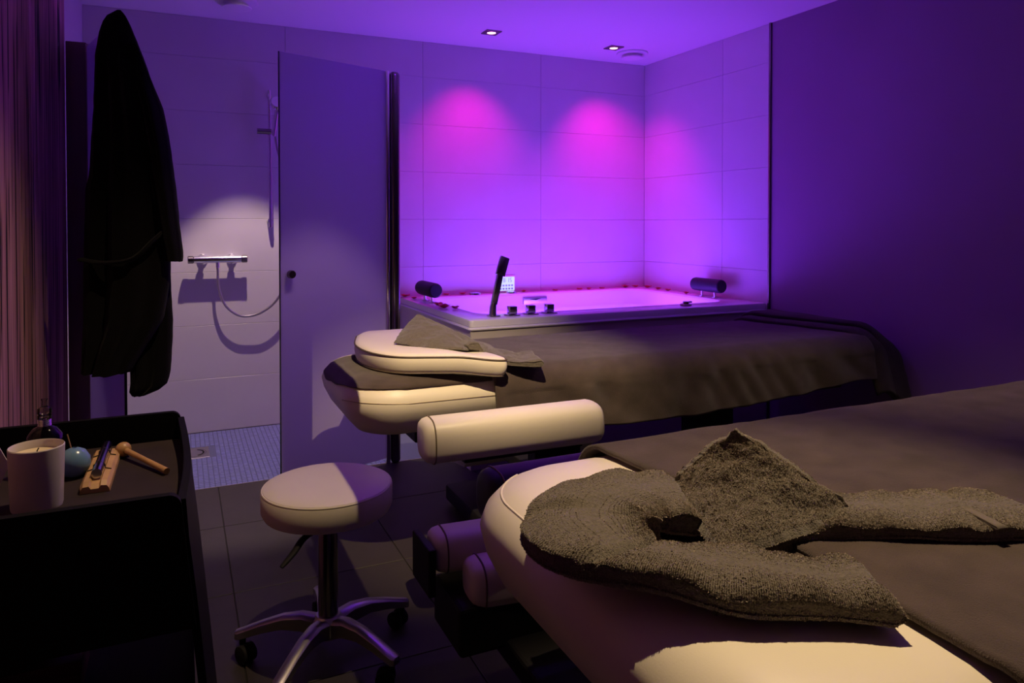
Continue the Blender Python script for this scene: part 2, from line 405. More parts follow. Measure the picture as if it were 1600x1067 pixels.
# unseen lamps added in the near inner wall to whiten the basin light
for x in (1.9, 2.3, 2.7):
    G().tube([(x, IY0 + .036, .56), (x, IY0 + .044, .56)], .028, 20).build('added_basin_lamp', emis('added_basin_lens', (.6, .5, 1), 2), tub)
    a = bpy.data.lights.new('basin_fill', 'AREA'); a.shape = 'DISK'; a.size = .05; a.energy = P_BASIN_FILL; a.color = (.36, .34, 1)
    o = bpy.data.objects.new('basin_fill', a); col.objects.link(o); o.parent = tub; o.rotation_euler = (radians(84), 0, 0); o.location = Vector((x, IY0 + .047, .56)) - tub.location
# neck pillows on two posts
def pillow(p0, p1, r, lab):
    p0, p1 = Vector(p0), Vector(p1); d = (p1 - p0).normalized()
    path = [p0, p0 + d * .006, p0 + d * .02] + [p0 + (p1 - p0) * k for k in (.3, .5, .7)] + [p1 - d * .02, p1 - d * .006, p1]
    o = G().tube(path, [r * .8, r * .95, r, r, r, r, r, r * .95, r * .8], 24).build('neck_pillow', M_padblack, tub); o['label'] = lab
    for k in (.28, .74):
        q = p0 + (p1 - p0) * k
        G().cyl((q.x, q.y, TZ), (q.x, q.y, q.z - r * .9), .008, 12).lathe([(.0001, TZ), (.02, TZ), (.02, TZ + .005), (.0001, TZ + .005)], (q.x, q.y, 0), 16).build('pillow_post', M_chrome, o)
pillow((1.43, 4.53, .848), (1.435, 4.24, .848), .046, 'black cylinder neck pillow on chrome posts, left rim')
pillow((3.225, 4.00, .850), (3.225, 3.72, .850), .045, 'black cylinder neck pillow on chrome posts, right rim')
# hand shower and three square knobs on the near rim
hs = G(); hs.box(1.480, 1.536, 3.485, 3.541, TZ, TZ + .008, .002).tube([(1.503, 3.513, TZ + .006), (1.505, 3.513, TZ + .05), (1.510, 3.513, TZ + .075)], [.020, .018, .015], 16)
h1 = hs.build('hand_shower_base', M_tubmetal, tub)
M = Matrix.Translation((1.512, 3.513, TZ + .075)) @ Matrix.Rotation(radians(13), 4, 'Y')
h2 = G().box(-.016, .016, -.012, .012, -.012, .155, .004, M=M).build('hand_shower_handle', M_tubmetal, tub)
M = Matrix.Translation((1.548, 3.513, TZ + .225)) @ Matrix.Rotation(radians(20), 4, 'Y') @ Matrix.Rotation(radians(-8), 4, 'X')
h3 = G().box(-.026, .026, -.011, .011, -.01, .095, .004, M=M).build('hand_shower_head', M_tubmetal, tub)
for x, y in ((1.617, 3.515), (1.730, 3.520), (1.846, 3.525)):
    k = G().box(x - .021, x + .021, y - .021, y + .021, TZ + .009, TZ + .050, .002).build('knob', M_tubmetal, tub)
    G().box(x - .034, x + .034, y - .034, y + .034, TZ, TZ + .007, .002).build('knob_plate', M_tubmetal, k)
o = G().lathe([(.0001, TZ), (.034, TZ), (.036, TZ + .008), (.030, TZ + .012), (.018, TZ + .014), (.018, TZ + .026), (.0001, TZ + .028)], (2.758, 3.50, 0), 20).build('air_knob', M_dchrome, tub)
G().box(2.745, 2.80, 3.492, 3.508, TZ + .016, TZ + .026, .003).build('air_knob_lever', M_dchrome, o)
o = G().lathe([(.0001, TZ), (.045, TZ), (.043, TZ + .010), (.03, TZ + .016), (.0001, TZ + .018)], (1.87, 4.685, 0), 24).build('rim_nozzle', M_chrome, tub)
o = G().lathe([(.0001, TZ), (.040, TZ), (.038, TZ + .008), (.02, TZ + .014), (.0001, TZ + .014)], (2.145, 4.675, 0), 24).build('rim_nozzle', M_chrome, tub)
ov = G().box(2.205, 2.390, IY1 - .032, IY1 - .012, .690, .742, .003).build('overflow_plate', M_steel, tub)
G().loft([[(2.245, IY1 - .034, .728), (2.345, IY1 - .034, .732), (2.30, IY1 - .034, .719)], [(2.245, IY1 - .031, .728), (2.345, IY1 - .031, .732), (2.30, IY1 - .031, .719)]]).build('overflow_slot', M_blackmat, ov)

# control panel on the wall above the rim
cp = thing('control_panel', 'small lit control display with icons on the wall behind the tub', 'display', (2.128, BW, .83))
G().box(2.055, 2.203, BW - .014, BW, .772, .892, .005).build('frame', M_white, cp)
sc_ = G().box(2.066, 2.192, BW - .0165, BW - .0135, .783, .881, .001).build('screen', M_screen, cp)
Y0 = BW - .0185
def icon(x0, x1, z0, z1): G().box(x0, x1, Y0, Y0 + .003, z0, z1).build('icon', M_icon, sc_, smooth=False)
for r in range(2):
    for c in range(5): icon(2.0755 + c * .0225, 2.0755 + c * .0225 + .0145, .790 + r * .023, .790 + r * .023 + .013)
def digit(x, segs):
    wv, hh, th = .014, .030, .0035; z = .843
    S = {'a': (0, wv, hh - th, hh), 'b': (wv - th, wv, hh / 2, hh), 'c': (wv - th, wv, 0, hh / 2), 'd': (0, wv, 0, th), 'e': (0, th, 0, hh / 2), 'f': (0, th, hh / 2, hh), 'g': (0, wv, hh / 2 - th / 2, hh / 2 + th / 2)}
    for s_ in segs: a = S[s_]; icon(x + a[0], x + a[1], z + a[2], z + a[3])
digit(2.082, 'abged'); digit(2.104, 'abcdefg'); icon(2.1245, 2.1275, .850, .854); icon(2.1245, 2.1275, .864, .868); digit(2.133, 'bc'); digit(2.155, 'afgcd')

# rose petals scattered along the rim
def petal(x, y, rz, s):
    rows = []
    for i in range(7):
        u = -1 + 2 * i / 6; wd = sqrt(max(0, 1 - abs(u) ** 2.2)) * .8 + .05; row = []
        for j in range(6):
            v = -1 + 2 * j / 5; px, py = u * s, v * wd * s
            pz = s * (.35 * u * u + .45 * v * v * wd + .08 * sin(5 * u + rz))
            row.append((x + px * cos(rz) - py * sin(rz), y + px * sin(rz) + py * cos(rz), TZ + .003 + pz))
        rows.append(row)
    o = G().grid(rows).build('rose_petal', M_petal); md = o.modifiers.new('thickness', 'SOLIDIFY'); md.thickness = .0012
    return o
PET = [(1.372, 4.69, 1.3, 'farthest left, beside the dark door post'), (1.392, 4.555, .9, 'on the left rim behind the black pillow'), (1.412, 4.12, 1.2, 'on the left rim just in front of the black pillow'), (1.40, 3.985, 1.5, 'biggest of the cluster on the left rim'), (1.447, 3.93, 1.0, 'nearest the hand shower on the left rim'),
       (1.66, 4.69, .9, 'on the back rim between left pillow and chrome nozzle'), (1.78, 4.69, 1.1, 'on the back rim touching the chrome nozzle'), (2.25, 4.69, .9, 'on the back rim right of the control display'), (2.49, 4.66, .9, 'on the back rim above the overflow plate'), (2.70, 4.67, 1.0, 'left of the trio on the back rim'),
       (2.778, 4.66, 1.0, 'middle of the trio on the back rim'), (2.889, 4.66, .9, 'right of the trio on the back rim'), (3.12, 4.69, 1.3, 'on the back rim just left of the tiled corner'), (3.20, 4.68, 1.2, 'deepest in the tiled corner of the rim'), (3.265, 4.60, 1.3, 'on the right rim nearest the corner'),
       (3.255, 4.45, 1.1, 'second from the corner on the right rim'), (3.25, 4.33, 1.0, 'third from the corner on the right rim'), (3.235, 4.10, .9, 'beside the right black pillow')]
for i, (x, y, s, lb) in enumerate(PET):
    tag(petal(x, y, random.uniform(0, 6), .026 * s), 'red rose petal ' + lb, 'petal', 'rose petals on the tub rim')

# ------------------------------------------------------------------ shower
def glass_door(name, label, hx, hy, fx, fy, z0, z1, group):
    t = thing(name, label, 'shower door', (hx, hy, 0), group)
    d = Vector((fx - hx, fy - hy, 0)); L = d.length; M = Matrix.Translation((hx, hy, 0)) @ Matrix.Rotation(atan2(d.y, d.x), 4, 'Z')
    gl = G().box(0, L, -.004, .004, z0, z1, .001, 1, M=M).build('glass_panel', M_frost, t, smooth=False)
    G().box(L, L + .003, -.0045, .0045, z0, z1, M=M).build('edge_seal', M_glassedge, gl, smooth=False)
    return t, M, L
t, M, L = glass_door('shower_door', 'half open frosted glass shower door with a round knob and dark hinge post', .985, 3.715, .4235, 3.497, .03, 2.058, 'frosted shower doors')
k = G()
Rk = M @ Matrix.Translation((L - .045, 0, 1.025)) @ Matrix.Rotation(radians(90), 4, 'X')
k.lathe([(.0001, -.034), (.017, -.034), (.019, -.030), (.019, -.012), (.010, -.010), (.010, .010), (.019, .012), (.019, .030), (.017, .034), (.0001, .034)], (0, 0, 0), 24)
k.v = [tuple(Rk @ Vector(p)) for p in k.v]; k.build('knob', M_dchrome, t)
hp = G().box(.975, 1.000, 3.690, 3.735, 0, 2.058, .011, 3).build('hinge_profile', M_chrome, t)
G().box(1.003, 1.056, 3.690, 3.745, 0, 2.058, .022, 4).build('hinge_post', M_dchrome, t)
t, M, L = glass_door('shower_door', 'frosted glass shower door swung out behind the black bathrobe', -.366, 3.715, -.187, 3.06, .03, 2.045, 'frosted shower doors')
G().box(-.448, -.368, 3.702, 3.735, 0, 2.062, .004).build('wall_profile', mat('bronze_profile', (.16, .10, .10), .5), t)
G().box(-.372, -.352, 3.700, 3.725, 0, 2.058, .004).build('hinge_profile', M_steel, t)

mx = thing('shower_mixer', 'chrome thermostatic shower mixer bar with hose on the lit tiles', 'shower mixer', (.208, BW, 1.045))
ZM = 1.048; YM = BW - .068
G().tube([(.075, YM, ZM), (.078, YM, ZM), (.34, YM, ZM), (.343, YM, ZM)], [.018, .0215, .0215, .018], 24).build('body', M_chrome, mx)
for a, b_ in ((.043, .075), (.343, .375)):
    G().tube([(a, YM, ZM), (a + .003, YM, ZM), (b_ - .003, YM, ZM), (b_, YM, ZM)], [.019, .0225, .0225, .019], 20).build('handle', M_dchrome, mx)
for x in (.125, .29):
    u = G().tube([(x, BW, ZM), (x, BW - .006, ZM), (x, BW - .014, ZM)], [.032, .032, .025], 24).cyl((x, BW - .012, ZM), (x, YM, ZM), .014, 16)
    u.tube([(x, BW - .035, ZM), (x, BW - .05, ZM)], .020, 6).build('wall_union', M_chrome, mx)
hose = catmull([(.207, YM, ZM - .02), (.207, YM, .98), (.212, YM + .005, .88), (.245, YM + .005, .775), (.31, YM + .005, .712), (.38, YM + .005, .697), (.46, YM, .72), (.545, YM, .79), (.60, YM, .92), (.615, YM, 1.15), (.60, YM, 1.5), (.555, YM, 1.72), (.54, YM - .005, 1.80)], 8)
G().tube(hose, .0075, 10).build('hose', M_steel, mx)
G().cyl((.207, YM, ZM - .018), (.207, YM, ZM - .05), .011, 16).build('hose_nut', M_chrome, mx)

rl = thing('shower_rail', 'slim chrome shower rail with hand shower and slider beside the glass door', 'shower rail', (.513, BW, 1.3))
G().tube([(.510, BW - .045, 2.085), (.513, BW - .045, 1.24)], .0105, 16).build('bar', M_chrome, rl)
for z in (2.05, 1.28): G().cyl((.511, BW, z), (.511, BW - .052, z), .014, 16).build('wall_bracket', M_chrome, rl)
G().cyl((.437, BW - .05, 1.83), (.520, BW - .05, 1.83), .017, 16).build('slider', M_dchrome, rl)
hd = G().tube([(.531, BW - .075, 1.80), (.540, BW - .085, 1.88), (.552, BW - .11, 1.99)], [.011, .013, .014], 14).build('hand_shower', M_chrome, rl)
Mh = Matrix.Translation((.553, BW - .115, 2.0)) @ Matrix.Rotation(radians(62), 4, 'X')
k = G().lathe([(.0001, -.012), (.045, -.012), (.048, 0), (.040, .012), (.0001, .016)], (0, 0, 0), 28); k.v = [tuple(Mh @ Vector(p)) for p in k.v]; k.build('spray_head', M_chrome, hd)
pull = catmull([(.470, BW - .05, 1.40), (.462, BW - .05, 1.34), (.455, BW - .05, 1.27), (.451, BW - .05, 1.235)], 5)

dr = thing('floor_drain', 'square steel floor drain set in the blue shower mosaic', 'drain', (.068, 4.325, 0))
G().box(-.005, .142, 4.225, 4.425, -.006, .001, .001, 1).build('plate', M_steel, dr, smooth=False)
arc = [(.068 + .045 * cos(a), 4.325 + .055 * sin(a), .0015) for a in [radians(-70 + 14 * k) for k in range(11)]]
G().tube(arc, .005, 8, flat=.3).build('slot', M_blackmat, dr)
G().tube([(.068 + .058 * cos(2 * pi * k / 28), 4.325 + .07 * sin(2 * pi * k / 28), .0008) for k in range(29)], .0022, 6, flat=.4).build('cover_ring', M_dchrome, dr)

# ------------------------------------------------------------------ bathrobe over the corner of the opened glass door
RT = Vector((cos(YAW), -sin(YAW), 0)); FW = Vector((sin(YAW), cos(YAW), 0))
def at(u, d, z): return RT * u + FW * d + Vector((0, 0, z))
DR = 2.56
def ux(x, d=DR): return (x - 800) / 1130 * d
def zy(y, d=DR): return 1.26 - (y - 350) / 1130 * d
rb = thing('bathrobe', 'black terry bathrobe hanging over the corner of the opened glass door', 'bathrobe', at(ux(200), DR, .6))
def drape(tab, d, depth, folds, seed, n=56, step=9):
    rings = []; y = tab[0][0]
    while True:
        xl, xr = interp(tab, y); c = ux((xl + xr) / 2, d); hw = ux(xr, d) - c; ring_ = []
        gy = (y - tab[0][0]) / (tab[-1][0] - tab[0][0])
        dp = depth * min(1, .25 + 3 * gy) * min(1, hw / .05)
        for k in range(n):
            a = 2 * pi * k / n
            fo = .16 * sin(folds * a + seed + 1.3 * gy) + .10 * sin((folds * 2 + 1) * a + 2.1 * seed - gy) + .06 * nz(3 * cos(a), 3 * sin(a), y * .01 + seed)
            fo *= sstep(0, .25, gy) * abs(sin(a)) ** .5
            q = at(c + hw * cos(a), d + dp * (1 + fo * 1.6) * sin(a) + .004 * nz(y * .05, a, seed), zy(y, d) + .004 * nz(a * 3, seed, 0))
            ring_.append(q)
        rings.append(ring_)
        if y >= tab[-1][0]: break
        y = min(y + step, tab[-1][0])
    return rings
body = [(18, 186, 192), (22, 176, 197), (30, 166, 201), (56, 158, 212), (90, 153, 225), (130, 152, 238), (170, 152, 248), (230, 147, 256), (286, 142, 262), (290, 137, 262), (340, 136, 264), (400, 134, 263), (440, 133, 263), (500, 133, 252), (540, 132, 226), (582, 131, 200)]
G().loft(drape(body, DR, .075, 5, .6)).build('front_panel', M_robe, rb, ang=60)
back = [(150, 190, 238), (250, 195, 255), (340, 198, 264), (440, 200, 265), (500, 201, 268), (535, 202, 267), (585, 203, 263), (600, 203, 258), (612, 204, 243), (619, 206, 222)]
G().loft(drape(back, DR + .10, .055, 4, 2.2)).build('back_panel', M_robe, rb, ang=60)
slv = [(70, 196, 216), (110, 206, 232), (170, 222, 254), (230, 233, 265), (300, 242, 273), (350, 250, 278), (398, 258, 284), (408, 260, 283)]
G().loft(drape(slv, DR - .03, .06, 3, 4.0)).build('sleeve', M_robe, rb, ang=60)
belt = catmull([at(ux(150), DR - .085, zy(404)), at(ux(190), DR - .115, zy(408)), at(ux(232), DR - .11, zy(402)), at(ux(258), DR - .09, zy(376)), at(ux(264), DR - .03, zy(360))], 8)
G().tube(belt, .020, 10, flat=.35).build('belt', M_robe, rb)

# ------------------------------------------------------------------ treatment couches
def couch(name, label, x0, x1, xs, y0, y1, zt, R, group, sm):
    t = thing(name, label, 'treatment couch', ((x0 + x1) / 2, (y0 + y1) / 2, 0), group)
    prof = [(.075, -.200), (.062, -.195), (.035, -.165), (.010, -.115), (.0, -.075), (.010, -.048), (.035, -.022), (.062, -.009), (.092, -.002), (.14, .001), (.20, .002)]
    def section(xa, xb, ra, rb_, nm):
        rings = []
        for ins, dz in prof:
            ix = ins if nm == 'head_section' else ins * .12
            rr = [max(.012, ra - ins), max(.012, rb_ - ins * .1), max(.012, rb_ - ins * .1), max(.012, ra - ins)]
            rings.append([(a, b, zt + dz) for a, b in rrect(xa + ix, xb - ins * .10, y0 + ins, y1 - ins, rr, 12)])
        return G().loft(rings).build(nm, M_leather, t, ang=50), rings
    hd, rings = section(x0, xs, R, .02, 'head_section')
    section(xs + .004, x1, .03, .06, 'mattress')
    ins, dz = sm[0]
    seam = rrect(x0 + ins, xs - .01, y0 + ins, y1 - ins, [R - ins, .02, .02, R - ins], 12)
    half = (seam[39:] + seam[:1]) if sm[1] == 'far' else seam[1:15]
    pts = [(a, b, zt + dz) for a, b in half]
    if sm[1] == 'far': pts = pts[4:]; a_, b_, z_ = pts[-1]; pts = pts[:-1] + [(a_, lerp(pts[-2][1], b_, .12), z_)]
    else: pts = [(a, b, z - .04 * (k_ / len(pts) - .45) ** 2) for k_, (a, b, z) in enumerate(pts)]
    G().tube(pts, .0022 if sm[1] == 'far' else .0014, 8).build('seam', M_leather_seam if sm[1] == 'far' else M_seamdark, hd)
    # steel frame, lifting columns, base
    zb = zt - .20
    G().box(x0 + .26, x1 - .12, y0 + .12, y1 - .12, zb - .055, zb + .012, .006).build('frame', M_blackmat, t, smooth=False)
    for cx_ in (x0 + .95, x1 - .75):
        c = G().box(cx_ - .09, cx_ + .09, (y0 + y1) / 2 - .09, (y0 + y1) / 2 + .09, .08, zb - .05, .008).build('lift_column', M_blackmat, t)
    G().box(x0 + .55, x1 - .45, y0 + .15, y1 - .15, .02, .09, .012).build('base_plate', M_blackmat, t)
    for fx in (x0 + .62, x1 - .52):
        for fy in (y0 + .2, y1 - .2): G().lathe([(.0001, 0), (.03, 0), (.03, .012), (.012, .02), (.0001, .021)], (fx, fy, 0), 16).build('foot', M_rubber, t)
    return t, zb

def armrest(parent, p0, p1, wd, ht, mname='armrest', lab=None, mt=None):
    p0, p1 = Vector(p0), Vector(p1); d = (p1 - p0).normalized(); sd = d.cross(Vector((0, 0, 1))).normalized(); up = sd.cross(d)
    n = 28; rings = []
    L = (p1 - p0).length
    for s_, sc in ((0, .55), (.004, .80), (.014, .93), (.032, 1), (L * .5, 1), (L - .032, 1), (L - .014, .93), (L - .004, .80), (L, .55)):
        r_ = []
        for k in range(n):
            a = 2 * pi * k / n; c, q = cos(a), sin(a)
            e_ = .62
            x = wd / 2 * sc * (abs(c) ** e_) * (1 if c >= 0 else -1)
            z = ht / 2 * sc * (abs(q) ** (e_ if q < 0 else .85)) * (1 if q >= 0 else -1)
            r_.append(p0 + d * s_ + sd * x + up * z)
        rings.append(r_)
    o = G().loft(rings).build(mname, mt or M_leather, parent, ang=60)
    if lab: o['label'] = lab
    for si in (3,):
        pts = [q + (q - (p0 + d * .032)).normalized() * .001 for q in rings[si]]; G().tube(pts + [pts[0]], .0022, 6).build('seam', mat('armrest_stitching', (.16, .12, .07), .7), o)
    return o

def cover(name, label, x0, x1, y0, y1, zt, hem, hemfar, seed, wr=1.0, cols=150, group=None, xhem=None):
    """terry cover lying on the mattress and hanging over both long sides"""
    r = .085; o_ = .008; n1 = 16
    def section(x, u):
        zn = hem(x, u); zf = hemfar; pts = []
        Y0, Y1, Z = y0 - o_, y1 + o_, zt + o_
        for k in range(9): pts.append((Y1 + .004 * k / 8, lerp(zf, Z - r, k / 8), 1))
        for k in range(1, n1): a = .5 * pi * k / n1; pts.append((Y1 - r + r * cos(a), Z - r + r * sin(a), .6))
        for k in range(41): pts.append((lerp(Y1 - r, Y0 + r, k / 40), Z, 0))
        for k in range(1, n1): a = .5 * pi * (1 + k / n1); pts.append((Y0 + r + r * cos(a), Z - r + r * sin(a), .6))
        for k in range(20): pts.append((Y0 - .010 * k / 19, lerp(Z - r, zn, k / 19), 1))
        return pts
    rows = []
    for i in range(cols + 1):
        u = i / cols; x = lerp(x0, x1, u); row = []
        for k, (y, z, wgt) in enumerate(section(x, u)):
            f = wr * wgt * (.006 * sin(x * 23 + 6 * nz(x * 3, z * 2, seed)) + .010 * nz(x * 7 + z * 9, z * 5, seed + 3))
            rid = .0035 * (1 - wgt) * wr * (nz(x * 5, y * 9, seed) + .6 * nz(x * 14, y * 22, seed + 1))
            # cross wrinkles where the cloth was pulled over the edge
            wk = wr * .0035 * math.exp(-((u - .62) / .14) ** 2) * sstep(zt + .02, zt - .12, z) * (y < (y0 + y1) / 2) * sin(x * 62 + z * 40)
            xe = x + (.012 * nz(y * 5, z * 6, seed) if (i == 0) else 0)
            if xhem and i < 10: xe += xhem(y, z) * (1 - i / 10)
            yy = y - (f + wk if y < (y0 + y1) / 2 else -abs(f)) - (.004 if wgt else 0)
            row.append((xe, yy, z + max(-.004, rid + .002)))
        rows.append(row)
    o = G().grid(rows).build(name, M_cover, ang=70)
    md = o.modifiers.new('thickness', 'SOLIDIFY'); md.thickness = .010; md.offset = 1.0 if True else -1
    return o

c1, zb1 = couch('treatment_couch', 'cream leather treatment couch standing before the whirlpool tub', .53, 3.12, 1.10, 2.46, 3.22, .70, .20, 'treatment couches', ((.0005, -.07), 'near'))
a1 = armrest(c1, (.672, 2.14, .590), (1.285, 2.10, .597), .145, .135, lab='cream leather armrest with stitched end seam')
G().box(1.05, 1.22, 2.10, 2.16, .40, .53, .004).box(1.07, 1.20, 2.10, 2.62, .40, .44, .004).build('bracket', M_blackmat, a1, smooth=False)
G().box(.80, 1.22, 2.09, 2.15, .517, .530).build('mount_plate', M_blackmat, a1, smooth=False)
g = G(); g.loft([[(1.03, 2.70, .285), (1.62, 2.70, .285), (1.62, 2.86, .285), (1.00, 2.86, .285)], [(1.05, 2.69, .325), (1.62, 2.69, .325), (1.62, 2.87, .325), (1.02, 2.87, .325)]]).build('actuator_cover', M_greyplate, c1, smooth=False)
def hem1(x, u): return .475 + .022 * sin(u * 5.2 + 2.6) + .01 * nz(x * 4, 0, 0) + .03 * (1 - sstep(0, .12, u)) + .012 * sstep(.6, 1, u)
cv1 = cover('couch_cover', '', 1.06, 3.06, 2.46, 3.22, .70, hem1, .45, 1.0)
tag(cv1, 'brown terry cover spread over the couch in front of the tub', 'cover', 'terry couch covers')

# folded throw across the foot of the far couch, two layers
def throw():
    rows = []
    for layer in range(2): pass
    t = thing('foot_throw', 'folded dark brown throw laid across the foot of the far couch', 'throw', (3.0, 2.84, .71))
    def strip(xa, xb, lift, zn, name, seed, th):
        r = .10; y0, y1, zt = 2.46, 3.22, .70 + .020 + lift; rows = []
        for i in range(31):
            u = i / 30; row = []
            for k in range(70):
                v = k / 69; x = lerp(xa(v), xb(v), u); Lh = .30; Lt = y1 - y0 - .1; A = r * pi / 2; Ln = zt - r - zn; tot = .20 + A + Lt - r + A + Ln; s_ = v * tot
                sag = sstep(3.10, 3.28, x)
                if s_ < .20: y, z = y1 + .02, zt - r - .20 + s_
                elif s_ < .20 + A: a = (s_ - .20) / r; y, z = y1 + .02 - r + r * cos(a), zt - r + r * sin(a)
                elif s_ < .20 + A + Lt - r: q = s_ - .20 - A; y, z = y1 + .02 - r - q, zt
                elif s_ < .20 + A + Lt - r + A: a = (s_ - (.20 + A + Lt - r)) / r; y, z = y1 + .02 - Lt - r * sin(a), zt - r + r * cos(a)
                else: q = s_ - (.20 + A + Lt - r + A); y, z = y1 + .02 - Lt - r - .05 * q / max(Ln, .01), zt - r - q
                edge = 1 - min(1, min(u, 1 - u) * 7)
                z -= .010 * edge ** 2 * (th > 0)
                z -= sag * .10 * (.4 + .6 * v)
                z += .004 * nz(x * 8, y * 8, seed); y -= .010 * sstep(.6, 1, v) * (sin(x * 26 + seed) + nz(x * 9, z * 6, seed))
                row.append((x, y, z))
            rows.append(row)
        o = G().grid(rows).build(name, M_throw, t, ang=70); md = o.modifiers.new('thickness', 'SOLIDIFY'); md.thickness = th; md.offset = 1
    strip(lambda v: 2.86 + .20 * sstep(.15, 1, v), lambda v: 3.12 + .10 * v, .0, .44, 'lower_fold', 2.0, .024)
    strip(lambda v: 2.93 + .22 * sstep(.15, 1, v), lambda v: 3.17 + .12 * v, .026, .45, 'upper_fold', 5.0, .024)
throw()

# dark cloth under the face pad, following the head end of the far couch
TOPP = [(0, -.075), (.010, -.048), (.035, -.022), (.062, -.009), (.092, -.002), (.14, .001), (9, .002)]
def head_z(x, y, x0, y0, y1, R, zt):
    cx0 = x0 + R; dy = max(y0 + R - y, y - (y1 - R), 0); dx = max(cx0 - x, 0)
    d = min(R - sqrt(dx * dx + dy * dy), y - y0, y1 - y) if dx > 0 else min(y - y0, y1 - y)
    return zt + interp(TOPP, max(0, d))[0]
rows = []
for i in range(61):
    y = lerp(2.484, 3.02, i / 60); row = []; dm = lerp(.026, .006, sstep(2.56, 2.78, y))
    dy = max(2.66 - y, y - 3.02, 0); xs_ = .53 + .20 - sqrt(max((.20 - dm) ** 2 - dy * dy, 0))
    xs_ += .012 * nz(y * 6, 1, 0)
    for k in range(70):
        x = lerp(xs_, 1.085, (k / 69) ** 1.4)
        row.append((x, y, head_z(x, y, .53, 2.46, 3.22, .20, .70) + .005 + .0015 * (1 + nz(x * 16, y * 16, 4))))
    rows.append(row)
o = G().grid(rows).build('face_cloth', M_cover, ang=70); md = o.modifiers.new('thickness', 'SOLIDIFY'); md.thickness = .004; md.offset = 1
tag(o, 'dark brown cloth lying over the far headrest beneath the cream face pad', 'cloth')

# crescent face pad
pad = thing('face_pad', 'cream leather crescent face pad with dark piping on the far couch', 'cushion', (.82, 2.78, .72))
ctl = [(.66, 2.98), (.612, 2.78), (.622, 2.60), (.685, 2.47), (.80, 2.41), (.92, 2.362), (1.00, 2.335), (1.055, 2.335), (1.03, 2.47), (.99, 2.70), (1.0, 2.92), (1.02, 3.08), (.95, 3.15), (.82, 3.14), (.72, 3.08), (.66, 2.98)]
ol = [p_ for p_ in catmull([(a, b, 0) for a, b in ctl], 7)][:-1]
ol = [Vector((p_.x * 1.035, min(p_.y * 1.035, 3.19), 0)) for p_ in ol]
cen = Vector((.85, 2.82, 0)); PZ = -.010
def padring(sc, z): return [(cen.x + (p_.x - cen.x) * sc, cen.y + (p_.y - cen.y) * sc, z + PZ - .016 * sstep(.90, 1.08, p_.x)) for p_ in ol]
G().loft([padring(.90, .722), padring(.955, .724), padring(.985, .740), padring(1.0, .762), padring(.995, .782), padring(.97, .793), padring(.90, .799), padring(.6, .801)]).build('cushion', M_leather, pad, ang=60)
pts = padring(.993, .787); G().tube(pts + [pts[0]], .0035, 6).build('piping', mat('dark_piping', (.10, .07, .05), .6), pad)
pts = padring(.965, .727); G().tube(pts + [pts[0]], .0035, 6).build('piping', bpy.data.materials['dark_piping'], pad)

# ---- near couch
c2, zb2 = couch('treatment_couch', 'cream leather treatment couch in the foreground, headrest under grey towels', .495, 2.95, .90, .42, 1.385, .77, .21, 'treatment couches', ((.040, -.0195), 'far'))
a2 = armrest(c2, (.66, 1.60, .600), (1.28, 1.60, .600), .14, .13, lab='near-black armrest behind the headrest', mt=M_padblack)  # this armrest is coloured near black, unlike the cream ones
G().box(1.0, 1.16, 1.30, 1.62, .50, .54, .004).build('bracket', M_blackmat, a2, smooth=False)
a3 = armrest(c2, (.585, 1.78, .415), (1.10, 1.74, .415), .13, .10, lab='lowered armrest pad near the floor')
a4 = armrest(c2, (.640, 1.66, .372), (1.10, 1.62, .372), .13, .11, lab='second lowered pad close to the column')
G().box(.60, 1.05, 1.60, 1.80, .22, .34, .01).build('swing_arm', M_blackmat, a3, smooth=False)
G().box(.555, .575, 1.70, 1.84, .33, .45, .004).build('end_bracket', M_blackmat, a3, smooth=False)
G().box(.72, 1.10, 1.25, 1.80, .18, .24, .01).build('support_beam', M_blackmat, a4, smooth=False)
def hem2(x, u): return .56 + .012 * sin(u * 9)
cv2 = cover('couch_cover', '', .825, 2.90, .42, 1.385, .77, hem2, .60, 6.0, wr=1.15, xhem=lambda y, z: .02 * sin(y * 7 + 1) - .01)
tag(cv2, 'brown terry cover over the foreground couch', 'cover', 'terry couch covers')

